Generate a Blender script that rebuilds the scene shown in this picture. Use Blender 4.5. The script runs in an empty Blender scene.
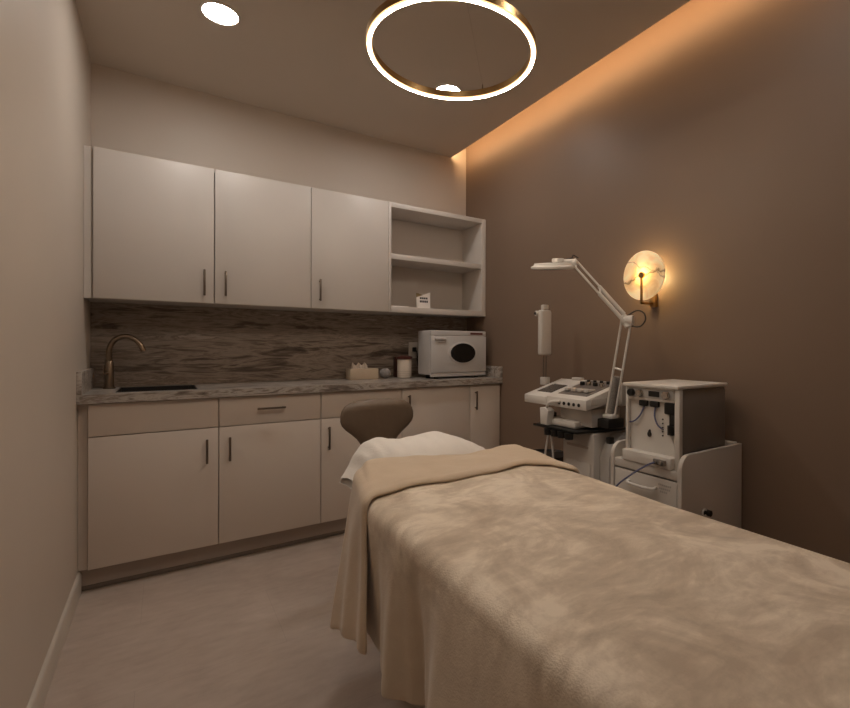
import bpy, bmesh, math, random
from mathutils import Vector, Matrix, noise
random.seed(7)
PI = math.pi
C = bpy.context.scene.collection
W, H = 2.3254, 2.6253          # room width and ceiling height
YF = -4.6                      # wall behind the camera
XC = 2.186                     # edge of the dropped ceiling (light cove beyond)

# ---------------------------------------------------------------- materials
def lin(c):
    return tuple((x/12.92 if x <= .04045 else ((x+.055)/1.055)**2.4) for x in (v/255 for v in c)) + (1,)

class NT:
    def __init__(s, name):
        s.m = bpy.data.materials.new(name); s.m.use_nodes = True
        s.t = s.m.node_tree; s.t.nodes.clear()
        s.out = s.n('ShaderNodeOutputMaterial')
    def n(s, kind, **kw):
        nd = s.t.nodes.new(kind)
        for k, v in kw.items(): setattr(nd, k, v)
        return nd
    def l(s, a, b): s.t.links.new(a, b)

def ramp(nt, stops):
    r = nt.n('ShaderNodeValToRGB'); e = r.color_ramp.elements
    while len(e) < len(stops): e.new(.5)
    for el, (p, c) in zip(e, stops): el.position = p; el.color = c
    return r

def coords(nt, scale=(1, 1, 1), rot=(0, 0, 0), kind='Object'):
    tc = nt.n('ShaderNodeTexCoord'); mp = nt.n('ShaderNodeMapping')
    mp.inputs['Scale'].default_value = scale; mp.inputs['Rotation'].default_value = rot
    nt.l(tc.outputs[kind], mp.inputs['Vector'])
    return mp.outputs['Vector']

def noise_tex(nt, vec, scale, detail=4, rough=.55, dist=0):
    t = nt.n('ShaderNodeTexNoise')
    t.inputs['Scale'].default_value = scale; t.inputs['Detail'].default_value = detail
    t.inputs['Roughness'].default_value = rough; t.inputs['Distortion'].default_value = dist
    nt.l(vec, t.inputs['Vector'])
    return t.outputs['Fac']

def surf(name, col, rough=.5, metal=0, var=.06, vscale=6, bump=0, bscale=200, spec=.5, sheen=0, coat=0, stretch=(1, 1, 1)):
    nt = NT(name); p = nt.n('ShaderNodeBsdfPrincipled'); nt.l(p.outputs[0], nt.out.inputs[0])
    v = coords(nt, stretch)
    f = noise_tex(nt, v, vscale, 4)
    c = lin(col) if max(col) > 1.01 else tuple(col)+(1,)
    r = ramp(nt, [(.3, tuple(x*(1-var) for x in c[:3])+(1,)), (.7, tuple(min(1, x*(1+var)) for x in c[:3])+(1,))])
    nt.l(f, r.inputs[0]); nt.l(r.outputs[0], p.inputs['Base Color'])
    p.inputs['Roughness'].default_value = rough; p.inputs['Metallic'].default_value = metal
    p.inputs['Specular IOR Level'].default_value = spec
    if sheen:
        p.inputs['Sheen Weight'].default_value = sheen; p.inputs['Sheen Roughness'].default_value = .5
    if coat: p.inputs['Coat Weight'].default_value = coat
    if bump:
        b = nt.n('ShaderNodeBump'); b.inputs['Strength'].default_value = bump; b.inputs['Distance'].default_value = .004
        nt.l(noise_tex(nt, v, bscale, 3), b.inputs['Height']); nt.l(b.outputs[0], p.inputs['Normal'])
    return nt.m

def emit(name, col, strength):
    nt = NT(name); e = nt.n('ShaderNodeEmission'); e.inputs[0].default_value = tuple(col)+(1,); e.inputs[1].default_value = strength
    nt.l(e.outputs[0], nt.out.inputs[0]); return nt.m

def stone(name, stops, scale, rough=.35):
    nt = NT(name); p = nt.n('ShaderNodeBsdfPrincipled'); nt.l(p.outputs[0], nt.out.inputs[0])
    v = coords(nt, scale, (0, math.radians(3), 0))
    f = noise_tex(nt, v, 2.2, 9, .62, 1.3)
    g = noise_tex(nt, coords(nt, (scale[0]*2.2, scale[1]*2.2, scale[2]*2.6)), 2.6, 6, .6, 2.2)
    mx = nt.n('ShaderNodeMath', operation='MULTIPLY_ADD'); mx.inputs[1].default_value = .55
    sc = nt.n('ShaderNodeMath', operation='MULTIPLY'); sc.inputs[1].default_value = .45
    nt.l(g, sc.inputs[0]); nt.l(f, mx.inputs[0]); nt.l(sc.outputs[0], mx.inputs[2])
    r = ramp(nt, stops); nt.l(mx.outputs[0], r.inputs[0]); nt.l(r.outputs[0], p.inputs['Base Color'])
    p.inputs['Roughness'].default_value = rough
    return nt.m

M = {}
M['wall_cream'] = surf('cream wall paint', (.615, .545, .475), .5, var=.015, vscale=2, bump=.04, bscale=350)
M['wall_taupe'] = surf('taupe wall paint', (.218, .152, .110), .48, var=.02, vscale=2, bump=.04, bscale=350, spec=.32)
M['ceiling'] = surf('ceiling paint', (.60, .53, .455), .8, var=.015, vscale=2)
M['base'] = surf('baseboard vinyl', (.60, .55, .49), .4, var=.02)
M['white_lam'] = surf('warm white laminate', (.62, .575, .535), .42, var=.012, vscale=3)
M['grey_lam'] = surf('greige laminate', (.66, .585, .52), .42, var=.012, vscale=3)
M['toe'] = surf('toe kick laminate', (.40, .335, .285), .5, var=.02)
M['gap'] = surf('dark seam', (.17, .135, .11), .8)
M['bronze'] = surf('brushed bronze handle', (.20, .165, .135), .33, metal=.9, var=.05, vscale=60)
M['nickel'] = surf('warm nickel tap', (.30, .235, .175), .28, metal=1, var=.05, vscale=40)
M['sinksteel'] = surf('dark sink', (.035, .032, .03), .35, metal=.4)
M['brass'] = surf('aged brass', (.42, .26, .11), .3, metal=1, var=.08, vscale=40)
M['plastic'] = surf('white plastic', (.72, .695, .66), .38, var=.01)
M['plastic2'] = surf('off white plastic', (.60, .565, .525), .42, var=.01)
M['warmer'] = surf('cool white enamel', (.58, .565, .56), .4, var=.01)
M['plastic3'] = surf('grey white plastic', (.42, .40, .38), .42, var=.01)
M['steelgrey'] = surf('charcoal side panel', (.215, .195, .18), .34, metal=.1, var=.05, vscale=3)
M['black'] = surf('black plastic', (.008, .0075, .007), .45, var=.1)
M['darkglass'] = surf('dark glass', (.01, .01, .01), .12, coat=.5)
M['screen'] = surf('grey screen', (.10, .095, .09), .25, coat=.4)
M['redlabel'] = surf('dark red label', (.13, .035, .025), .5)
M['blue'] = surf('blue hose', (.125, .14, .27), .35)
M['cord'] = surf('dark cable', (.03, .022, .018), .5)
M['leather'] = surf('brown upholstery', (.165, .12, .085), .42, var=.06, vscale=30, bump=.12, bscale=240)
M['chrome'] = surf('chrome', (.55, .52, .48), .18, metal=1)
M['pillow'] = surf('white cotton', (.82, .785, .74), .85, var=.02, vscale=8, bump=.25, bscale=90, sheen=.2)
M['paper'] = surf('white card', (.85, .80, .76), .7)
M['ink'] = surf('dark ink', (.05, .045, .055), .7)
M['gold'] = surf('muted gold print', (.24, .17, .08), .6)
M['wood'] = surf('pale box card', (.52, .42, .31), .6, var=.05, vscale=12)
M['pom'] = surf('grey knit', (.26, .24, .23), .95, var=.25, vscale=50, bump=.9, bscale=120)
M['maroon'] = surf('maroon plastic', (.085, .025, .02), .35)
M['cream_can'] = surf('cream canister', (.62, .54, .46), .4, var=.02)
M['mesh'] = surf('spring cover mesh', (.22, .20, .185), .55, var=.25, vscale=160)
M['trim_white'] = surf('downlight trim', (.72, .68, .62), .5)
M['mattress'] = surf('cream vinyl', (.50, .43, .35), .5)
M['darkmetal'] = surf('dark painted steel', (.035, .03, .028), .45, metal=.3)
M['floor'] = None
M['backsplash'] = stone('brown veined laminate', [(.34, (.035, .024, .017, 1)), (.43, (.14, .105, .083, 1)), (.50, (.34, .285, .24, 1)), (.555, (.19, .148, .118, 1)), (.60, (.43, .37, .32, 1)), (.68, (.17, .13, .10, 1)), (.76, (.50, .44, .39, 1))], (.5, .5, 3.2), .5)
M['counter'] = stone('grey veined laminate', [(.36, (.06, .045, .035, 1)), (.45, (.24, .20, .17, 1)), (.51, (.50, .46, .42, 1)), (.57, (.22, .18, .15, 1)), (.64, (.55, .51, .47, 1)), (.74, (.30, .26, .22, 1))], (.8, 2.2, 3.2), .3)

def floor_mat():
    nt = NT('vinyl tile floor'); p = nt.n('ShaderNodeBsdfPrincipled'); nt.l(p.outputs[0], nt.out.inputs[0])
    v = coords(nt, (1, 1, 1), kind='Object')
    f = noise_tex(nt, v, 3.2, 8, .6, .6); g = noise_tex(nt, coords(nt, (1, 2.6, 1)), 9, 6, .6)
    a = nt.n('ShaderNodeMath', operation='MULTIPLY_ADD'); a.inputs[1].default_value = .6
    b = nt.n('ShaderNodeMath', operation='MULTIPLY'); b.inputs[1].default_value = .4
    nt.l(g, b.inputs[0]); nt.l(f, a.inputs[0]); nt.l(b.outputs[0], a.inputs[2])
    r = ramp(nt, [(.36, (.40, .325, .275, 1)), (.5, (.47, .39, .335, 1)), (.66, (.54, .455, .40, 1))])
    nt.l(a.outputs[0], r.inputs[0])
    br = nt.n('ShaderNodeTexBrick'); br.inputs['Scale'].default_value = 1
    br.inputs['Brick Width'].default_value = .92; br.inputs['Row Height'].default_value = .46
    br.inputs['Mortar Size'].default_value = .0012
    br.inputs['Color1'].default_value = (1, 1, 1, 1); br.inputs['Color2'].default_value = (.965, .965, .965, 1); br.inputs['Mortar'].default_value = (.86, .86, .86, 1)
    nt.l(coords(nt), br.inputs['Vector'])
    mx = nt.n('ShaderNodeMixRGB', blend_type='MULTIPLY'); mx.inputs[0].default_value = 1
    nt.l(r.outputs[0], mx.inputs[1]); nt.l(br.outputs['Color'], mx.inputs[2]); nt.l(mx.outputs[0], p.inputs['Base Color'])
    p.inputs['Roughness'].default_value = .42
    return nt.m
M['floor'] = floor_mat()

def fleece(name, dark, mid, light, patch=True):
    nt = NT(name); p = nt.n('ShaderNodeBsdfPrincipled'); nt.l(p.outputs[0], nt.out.inputs[0])
    v = coords(nt, (1, 1, 1))
    f = noise_tex(nt, coords(nt, (1.0, 1.0, 1.0), (0, 0, .5)), 5.0, 9, .62, 1.1)
    g = noise_tex(nt, coords(nt, (6, 14, 6), (0, 0, .9)), 3.0, 6, .6, .5)
    a = nt.n('ShaderNodeMath', operation='MULTIPLY_ADD'); a.inputs[1].default_value = .75
    b = nt.n('ShaderNodeMath', operation='MULTIPLY'); b.inputs[1].default_value = .25
    nt.l(g, b.inputs[0]); nt.l(f, a.inputs[0]); nt.l(b.outputs[0], a.inputs[2])
    r = ramp(nt, [(.38, dark), (.49, mid), (.585, light)] if patch else [(.3, dark), (.5, mid), (.7, light)])
    nt.l(a.outputs[0], r.inputs[0])
    if patch:       # the nap is brushed on the flat top only; the hanging sides are even
        tc = nt.n('ShaderNodeTexCoord'); sx = nt.n('ShaderNodeSeparateXYZ'); nt.l(tc.outputs['Object'], sx.inputs[0])
        mr = nt.n('ShaderNodeMapRange'); mr.inputs['From Min'].default_value = .36; mr.inputs['From Max'].default_value = .50; mr.inputs['To Min'].default_value = .15
        nt.l(sx.outputs['Z'], mr.inputs['Value'])
        mx = nt.n('ShaderNodeMixRGB'); mx.inputs[1].default_value = tuple(.93*q for q in mid[:3])+(1,)
        nt.l(mr.outputs[0], mx.inputs[0]); nt.l(r.outputs[0], mx.inputs[2]); nt.l(mx.outputs[0], p.inputs['Base Color'])
    else: nt.l(r.outputs[0], p.inputs['Base Color'])
    p.inputs['Roughness'].default_value = .9; p.inputs['Specular IOR Level'].default_value = .2
    p.inputs['Sheen Weight'].default_value = .35; p.inputs['Sheen Roughness'].default_value = .4
    b1 = nt.n('ShaderNodeBump'); b1.inputs['Strength'].default_value = .25; b1.inputs['Distance'].default_value = .004
    nt.l(noise_tex(nt, v, 260, 2), b1.inputs['Height'])
    b2 = nt.n('ShaderNodeBump'); b2.inputs['Strength'].default_value = .3; b2.inputs['Distance'].default_value = .010
    nt.l(noise_tex(nt, v, 11, 4, .5, .8), b2.inputs['Height']); nt.l(b1.outputs[0], b2.inputs['Normal'])
    nt.l(b2.outputs[0], p.inputs['Normal'])
    return nt.m
M['fleece'] = fleece('beige fleece', (.54, .445, .345, 1), (.68, .578, .458, 1), (.86, .76, .625, 1))
M['fleece_back'] = fleece('beige fleece underside', (.61, .49, .365, 1), (.65, .53, .40, 1), (.69, .565, .435, 1), False)

def alabaster():
    nt = NT('veined alabaster'); v = coords(nt, (1, 1, 1))
    n1 = noise_tex(nt, v, 9, 6, .6, .8)
    sx = nt.n('ShaderNodeSeparateXYZ'); nt.l(v, sx.inputs[0])
    w = nt.n('ShaderNodeTexNoise'); w.inputs['Scale'].default_value = 14; w.inputs['Detail'].default_value = 6; nt.l(v, w.inputs['Vector'])
    def ma(op, a, b_):
        k = nt.n('ShaderNodeMath', operation=op)
        for i_, q in enumerate((a, b_)):
            if isinstance(q, (int, float)): k.inputs[i_].default_value = q
            else: nt.l(q, k.inputs[i_])
        return k.outputs[0]
    wob = ma('MULTIPLY', ma('SUBTRACT', w.outputs['Fac'], .5), .10)
    def vein_at(z_, slope):
        d_ = ma('ADD', ma('SUBTRACT', sx.outputs['Z'], z_), ma('MULTIPLY', sx.outputs['Y'], slope))
        return ma('ABSOLUTE', ma('ADD', d_, wob), 0)
    dist = ma('MINIMUM', vein_at(.109, .20), ma('ADD', vein_at(.150, -.35), .0022))
    vein = ramp(nt, [(.0010, (.10, .045, .02, 1)), (.0062, (1, 1, 1, 1))]); nt.l(dist, vein.inputs[0])
    base = ramp(nt, [(.35, (.70, .53, .29, 1)), (.62, (.95, .85, .62, 1))]); nt.l(n1, base.inputs[0])
    mx = nt.n('ShaderNodeMixRGB', blend_type='MULTIPLY'); mx.inputs[0].default_value = .8
    nt.l(base.outputs[0], mx.inputs[1]); nt.l(vein.outputs[0], mx.inputs[2])
    tr = nt.n('ShaderNodeBsdfTranslucent'); df = nt.n('ShaderNodeBsdfPrincipled'); df.inputs['Roughness'].default_value = .3
    nt.l(mx.outputs[0], tr.inputs[0]); nt.l(mx.outputs[0], df.inputs['Base Color'])
    ms = nt.n('ShaderNodeMixShader'); ms.inputs[0].default_value = .35
    nt.l(tr.outputs[0], ms.inputs[1]); nt.l(df.outputs[0], ms.inputs[2])
    em = nt.n('ShaderNodeEmission'); em.inputs[1].default_value = .25; nt.l(mx.outputs[0], em.inputs[0])
    ad = nt.n('ShaderNodeAddShader'); nt.l(ms.outputs[0], ad.inputs[0]); nt.l(em.outputs[0], ad.inputs[1])
    nt.l(ad.outputs[0], nt.out.inputs[0]); return nt.m
M['alabaster'] = alabaster()
M['led_ring'] = emit('ring led', (1, .80, .59), 80)
M['led_spot'] = emit('downlight led', (1, .93, .86), 98)
M['led_dim'] = emit('dimmed downlight led', (1, .93, .86), 62)
M['ring_bloom'] = emit('ring bloom fringe', (1, .60, .27), 2.2)  # weak amber emission imitating bloom around the ring led
M['led_cove'] = emit('cove led', (1, .62, .31), 31)
M['led_sconce'] = emit('sconce led', (1, .70, .31), 78)

# ---------------------------------------------------------------- geometry helpers (world coordinates)
ORG = {}
class MB:
    def __init__(s): s.bm = bmesh.new()
    def merge(s, b):
        me = bpy.data.meshes.new('tmp'); b.to_mesh(me); b.free(); s.bm.from_mesh(me); bpy.data.meshes.remove(me); return s
    def box(s, x0, x1, y0, y1, z0, z1, bev=0, seg=2, mat=None):
        b = bmesh.new(); bmesh.ops.create_cube(b, size=1)
        for v in b.verts:
            v.co = Vector(((x0+x1)/2+v.co.x*(x1-x0), (y0+y1)/2+v.co.y*(y1-y0), (z0+z1)/2+v.co.z*(z1-z0)))
        if bev: bmesh.ops.bevel(b, geom=b.edges[:], offset=bev, segments=seg, profile=.5, affect='EDGES')
        if mat is not None: bmesh.ops.transform(b, matrix=mat, verts=b.verts)
        return s.merge(b)
    def prism(s, pts, axis, a0, a1, bev=0, seg=2):
        """outline pts in the two other axes (order x,y,z without axis), extruded along axis"""
        b = bmesh.new()
        def mk(p, a):
            q = list(p); q.insert(axis, a); return b.verts.new(q)
        A = [mk(p, a0) for p in pts]; B = [mk(p, a1) for p in pts]; n = len(pts)
        b.faces.new(A); b.faces.new(B[::-1])
        for i in range(n): b.faces.new((A[i], B[i], B[(i+1) % n], A[(i+1) % n]))
        bmesh.ops.recalc_face_normals(b, faces=b.faces)
        if bev:
            es = [e for e in b.edges if len([f for f in e.link_faces if len(f.verts) > 4 or n == 4]) >= 1]
            bmesh.ops.bevel(b, geom=es, offset=bev, segments=seg, profile=.5, affect='EDGES')
        return s.merge(b)
    def cyl(s, p, q, r, r2=None, n=20, caps=True):
        p, q = Vector(p), Vector(q); d = q-p; r2 = r if r2 is None else r2
        b = bmesh.new(); bmesh.ops.create_cone(b, cap_ends=caps, segments=n, radius1=r, radius2=r2, depth=d.length)
        m = Matrix.Translation((p+q)/2) @ Vector((0, 0, 1)).rotation_difference(d.normalized()).to_matrix().to_4x4()
        bmesh.ops.transform(b, matrix=m, verts=b.verts); return s.merge(b)
    def sphere(s, c, r, sc=(1, 1, 1), n=20):
        b = bmesh.new(); bmesh.ops.create_uvsphere(b, u_segments=n, v_segments=max(8, n//2), radius=r)
        for v in b.verts: v.co = Vector(c)+Vector((v.co.x*sc[0], v.co.y*sc[1], v.co.z*sc[2]))
        return s.merge(b)
    def lathe(s, prof, c, axis='z', n=40):
        """prof: list of (radius, height) revolved about the axis through c"""
        b = bmesh.new(); rings = []
        for r, h in prof:
            ring = []
            for i in range(n):
                a = 2*PI*i/n; x, y = r*math.cos(a), r*math.sin(a)
                v = {'z': (x, y, h), 'x': (h, x, y), 'y': (x, h, y)}[axis]
                ring.append(b.verts.new(Vector(c)+Vector(v)))
            rings.append(ring)
        for A, B in zip(rings, rings[1:]):
            for i in range(n): b.faces.new((A[i], A[(i+1) % n], B[(i+1) % n], B[i]))
        b.faces.new(rings[0][::-1]); b.faces.new(rings[-1])
        bmesh.ops.recalc_face_normals(b, faces=b.faces); return s.merge(b)
    def torus(s, c, R, r, n=96, m=12, sx=1, sz=1, axis='z'):
        b = bmesh.new(); rings = []
        for i in range(n):
            a = 2*PI*i/n; ring = []
            for j in range(m):
                t = 2*PI*j/m; rr = R+r*math.cos(t)*sx; h = r*math.sin(t)*sz
                x, y = rr*math.cos(a), rr*math.sin(a)
                v = {'z': (x, y, h), 'x': (h, x, y), 'y': (x, h, y)}[axis]
                ring.append(b.verts.new(Vector(c)+Vector(v)))
            rings.append(ring)
        for i in range(n):
            A, B = rings[i], rings[(i+1) % n]
            for j in range(m): b.faces.new((A[j], B[j], B[(j+1) % m], A[(j+1) % m]))
        bmesh.ops.recalc_face_normals(b, faces=b.faces); return s.merge(b)
    def tube(s, pts, r, n=10, smooth=6, radii=None):
        P = [Vector(p) for p in pts]
        if smooth and len(P) > 2:
            Q = []
            for i in range(len(P)-1):
                p0, p1, p2, p3 = P[max(i-1, 0)], P[i], P[i+1], P[min(i+2, len(P)-1)]
                for k in range(smooth):
                    t = k/smooth
                    Q.append(.5*((2*p1)+(p2-p0)*t+(2*p0-5*p1+4*p2-p3)*t*t+(3*p1-p0-3*p2+p3)*t**3))
            Q.append(P[-1]); P = Q
        b = bmesh.new(); rings = []; up = None
        for i, p in enumerate(P):
            d = (P[min(i+1, len(P)-1)]-P[max(i-1, 0)]).normalized()
            if up is None: up = d.orthogonal().normalized()
            up = (up-d*up.dot(d)).normalized(); sd = d.cross(up)
            rr = r if radii is None else radii[0]+(radii[1]-radii[0])*i/(len(P)-1)
            rings.append([b.verts.new(p+(up*math.cos(2*PI*j/n)+sd*math.sin(2*PI*j/n))*rr) for j in range(n)])
        for A, B in zip(rings, rings[1:]):
            for j in range(n): b.faces.new((A[j], A[(j+1) % n], B[(j+1) % n], B[j]))
        b.faces.new(rings[0][::-1]); b.faces.new(rings[-1])
        bmesh.ops.recalc_face_normals(b, faces=b.faces); return s.merge(b)
    def grid(s, rows):
        b = bmesh.new(); V = [[b.verts.new(p) for p in row] for row in rows]
        for i in range(len(V)-1):
            for j in range(len(V[0])-1): b.faces.new((V[i][j], V[i][j+1], V[i+1][j+1], V[i+1][j]))
        bmesh.ops.recalc_face_normals(b, faces=b.faces); return s.merge(b)
    def build(s, name, mat, parent=None, smooth=True, label=None, angle=35):
        me = bpy.data.meshes.new(name)
        if parent is not None: o0 = ORG[parent.name]
        else:
            xs = [v.co for v in s.bm.verts]
            o0 = Vector(((min(v.x for v in xs)+max(v.x for v in xs))/2, (min(v.y for v in xs)+max(v.y for v in xs))/2, min(v.z for v in xs)))
        bmesh.ops.translate(s.bm, vec=-o0, verts=s.bm.verts)
        s.bm.normal_update()
        if smooth:
            for f in s.bm.faces: f.smooth = True
            for e in s.bm.edges:
                if len(e.link_faces) == 2 and e.calc_face_angle(0) > math.radians(angle): e.smooth = False
        s.bm.to_mesh(me); s.bm.free(); me.materials.append(mat)
        o = bpy.data.objects.new(name, me); C.objects.link(o)
        if parent is not None: o.parent = parent
        else: o.location = o0
        ORG[o.name] = o0
        if label: o['label'] = label
        return o

def thing(name, label, cat, loc, group=None):
    o = bpy.data.objects.new(name, None); C.objects.link(o); o.location = loc; o.empty_display_size = .05
    ORG[o.name] = Vector(loc); o['label'] = label; o['category'] = cat
    if group: o['group'] = group
    return o
def tag(o, label, cat, group=None):
    o['label'] = label; o['category'] = cat
    if group: o['group'] = group
    return o
def struct(name, mb, mat, parent=None):
    o = mb.build(name, mat, parent)
    if parent is None: o['kind'] = 'structure'
    return o
def interp(tab, x):
    """smooth interpolation through (x, value) pairs, x ascending"""
    if x <= tab[0][0]: return tab[0][1]
    for (a, va), (b, vb) in zip(tab, tab[1:]):
        if x <= b:
            t = (x-a)/(b-a); t = t*t*(3-2*t); return va+(vb-va)*t
    return tab[-1][1]

# ---------------------------------------------------------------- room shell
struct('floor', MB().box(-.1, W+.1, YF-.1, .1, -.1, 0), M['floor'])
struct('wall_back', MB().box(-.1, W+.1, 0, .1, 0, H+.3), M['wall_cream'])
struct('wall_left', MB().box(-.1, 0, YF, 0, 0, H+.3), M['wall_cream'])
struct('wall_right', MB().box(W, W+.1, YF, 0, 0, H+.3), M['wall_taupe'])
struct('wall_front', MB().box(-.1, W+.1, YF-.1, YF, 0, H+.3), M['wall_cream'])
struct('ceiling', MB().box(0, XC, YF, 0, H, H+.02).box(XC-.5, W, YF, 0, H+.16, H+.2).box(XC-.5, XC-.48, YF, 0, H+.02, H+.16), M['ceiling'])
bbp = [(0, 0), (.012, 0), (.012, .075), (.009, .086), (.004, .092), (0, .094)]
struct('baseboard_left', MB().prism([(p[0]+.0005, p[1]) for p in bbp], 1, YF+.001, -.449), M['base'])
struct('baseboard_right', MB().prism([(W-.0005-p[0], p[1]) for p in bbp], 1, YF+.001, -.519), M['base'])
t = MB().box(.001, W-.001, -.449, -.03, .001, .100); struct('trim_1', t, M['toe'])            # toe kick
t = MB().box(.001, W-.001, -.456, -.449, .001, .022, .003); struct('trim_2', t, M['gap'])
cv = tag(MB().box(XC-.011, XC-.006, YF+.05, -.004, H+.0215, H+.044).build('cove_light_strip', M['led_cove']), 'warm orange light strip hidden above the ceiling edge along the taupe wall', 'light strip')

# ---------------------------------------------------------------- ceiling lights
def downlight(x, y, label, led='led_spot'):
    t = thing('recessed_downlight', label, 'ceiling light', (x, y, H), 'round recessed ceiling lights')
    MB().lathe([(.081, -.0005), (.079, -.006), (.072, -.008), (.069, -.004), (.069, -.0005)], (x, y, H), n=48).build('trim_ring', M['trim_white'], t)
    MB().lathe([(.069, -.0005), (.069, -.0045), (.0685, -.005)], (x, y, H), n=48).build('lens', M[led], t)
    return t
downlight(.526, -.834, 'round white downlight in the ceiling above the sink cabinets')
downlight(1.684, -.855, 'round downlight half hidden behind the lower rim of the ring light')
downlight(.526, -2.55, 'round white downlight in the ceiling by the left wall, nearest the camera', 'led_dim')
downlight(1.68, -2.55, 'round white downlight in the ceiling above the foot of the bed', 'led_dim')

# ring pendant
RX, RY, RZ, RR = 1.18, -1.796, 2.181, .2945
t = thing('ring_pendant_light', 'glowing brass ring pendant light hanging from the ceiling over the bed', 'pendant light', (RX, RY, RZ))
b = MB().lathe([(RR-.0125, .004), (RR-.0125, .034), (RR+.0125, .034), (RR+.0125, .004)], (RX, RY, RZ), n=128)
bm2 = bmesh.new(); prof = [(RR-.0105, .002), (RR-.0105, .027), (RR+.0105, .027), (RR+.0105, .002)]
rings = []
for i in range(128):
    a = 2*PI*i/128; rings.append([bm2.verts.new((RX+r*math.cos(a), RY+r*math.sin(a), RZ+h)) for r, h in prof])
for i in range(128):
    A, B = rings[i], rings[(i+1) % 128]
    for j in range(4): bm2.faces.new((A[j], B[j], B[(j+1) % 4], A[(j+1) % 4]))
bmesh.ops.recalc_face_normals(bm2, faces=bm2.faces)
b.bm.free(); b.bm = bm2
b.build('brass_band', M['brass'], t)
MB().torus((RX, RY, RZ+.003), RR, .0100, n=128, m=14, sz=.6).build('bloom_fringe', M['ring_bloom'], t)  # added glowing torus, stands in for the warm bloom fringe of the led
MB().torus((RX, RY, RZ-.0005), RR, .0060, n=128, m=14, sz=1.0).build('led_diffuser', M['led_ring'], t)
for a in (35, 155, 275):
    x, y = RX+RR*math.cos(math.radians(a)), RY+RR*math.sin(math.radians(a))
    w = MB().cyl((x, y, RZ+.027), (x, y, RZ+.05), .004, .002, 10).cyl((x, y, RZ+.05), (RX+.03*math.cos(math.radians(a)), RY+.03*math.sin(math.radians(a)), H-.024), .0003, n=6)
    w.build('suspension_cable', M['nickel'], t)
MB().lathe([(.06, -.0005), (.06, -.022), (.057, -.025)], (RX, RY, H)).build('ceiling_canopy', M['brass'], t)

# ---------------------------------------------------------------- wall cabinets
DU, UZ0, UZ1 = .2982, 1.354, 2.0898
UFX = .037
def bar_handle(parent, x, z0, z1, y, vertical=True, mat='bronze', x1=None):
    mb = MB()
    if vertical:
        mb.box(x-.0055, x+.0055, y-.030, y-.021, z0, z1, .003)
        for z in (z0+.012, z1-.012): mb.cyl((x, y+.0005, z), (x, y-.022, z), .0045, n=12)
    else:
        mb.box(x, x1, y-.030, y-.021, z0-.0055, z0+.0055, .003)
        for xx in (x+.012, x1-.012): mb.cyl((xx, y+.0005, z0), (xx, y-.022, z0), .0045, n=12)
    return mb.build('handle', M[mat], parent)
def carcass(x0, x1, yb, yf, z0, z1, th=.018, top=True):
    m = MB()
    m.box(x0, x0+th, yf, yb, z0, z1).box(x1-th, x1, yf, yb, z0, z1)
    if top: m.box(x0+th, x1-th, yf, yb, z1-th, z1)
    m.box(x0+th, x1-th, yf, yb, z0, z0+th).box(x0+th, x1-th, yb-.006, yb, z0+th, z1-th)
    return m
YW = -.002
tag(MB().box(.001, .030, -.285, YW, UZ0, UZ1).build('filler_panel', M['white_lam']), 'narrow recessed white filler strip beside the wall cabinets at the left wall', 'panel')
t = thing('wall_cabinet', 'wide white wall cabinet with two doors above the sink', 'cabinet', (.545, -.15, UZ0))
carcass(.031, 1.0505, YW, -.278, UZ0, UZ1).build('carcass', M['white_lam'], t)
d = MB().box(UFX, .5425, -DU, -.279, UZ0+.001, UZ1-.001, .0015).build('door', M['white_lam'], t); bar_handle(d, .497, 1.393, 1.534, -DU)
d = MB().box(.5465, 1.0485, -DU, -.279, UZ0+.001, UZ1-.001, .0015).build('door', M['white_lam'], t); bar_handle(d, .596, 1.396, 1.534, -DU)
t = thing('wall_cabinet', 'single-door white wall cabinet beside the open shelves', 'cabinet', (1.305, -.15, UZ0))
carcass(1.0515, 1.5435, YW, -.278, UZ0, UZ1).build('carcass', M['white_lam'], t)
d = MB().box(1.0525, 1.5425, -DU, -.279, UZ0+.001, UZ1-.001, .0015).build('door', M['white_lam'], t); bar_handle(d, 1.10, 1.399, 1.534, -DU)
t = thing('open_shelf_unit', 'open white wall shelf unit in the corner by the taupe wall', 'shelf', (1.93, -.15, UZ0))
SX0, SX1 = 1.5445, W-.003
m = MB().box(SX0, SX0+.020, -DU, YW, UZ0, UZ1, .001).box(SX1-.036, SX1, -DU, YW, UZ0, UZ1, .001)
m.box(SX0+.020, SX1-.036, -DU, YW, UZ0, UZ0+.038, .001).box(SX0+.020, SX1-.036, -DU, YW, UZ1-.032, UZ1, .001).box(SX0+.020, SX1-.036, -.014, YW, UZ0+.038, UZ1-.032)
m.build('carcass', M['white_lam'], t)
MB().box(SX0+.0205, SX1-.0365, -DU+.004, -.0145, 1.712, 1.748, .001).build('shelf', M['white_lam'], t)

# things on the bottom shelf
ZS = UZ0+.0385
t = thing('folded_card', 'small white folded card with dark print on the bottom open shelf', 'card', (1.80, -.22, ZS))
cx0, cx1, cy = 1.785, 1.88, -.245
m = MB().prism([(cx0, ZS), (cx1, ZS), (cx1, ZS+.118), (cx0+.012, ZS+.086), (cx0, ZS+.082)], 1, cy, cy+.0015)
m.prism([(cx0+.002, ZS), (cx1+.002, ZS), (cx1+.002, ZS+.112), (cx0+.014, ZS+.084), (cx0+.002, ZS+.078)], 1, cy+.028, cy+.0295)
m.box(cx1-.001, cx1+.001, cy, cy+.0295, ZS, ZS+.104)
m.build('sheet', M['paper'], t)
m = MB()
for zz, hh, ws in ((.067, .013, (.014, .012, .012, .013)), (.043, .015, (.016, .013, .013, .012))):
    x = cx0+.014
    for w_ in ws:
        m.box(x, x+w_, cy-.0008, cy-.0002, ZS+zz, ZS+zz+hh)
        x += w_+.003
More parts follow.
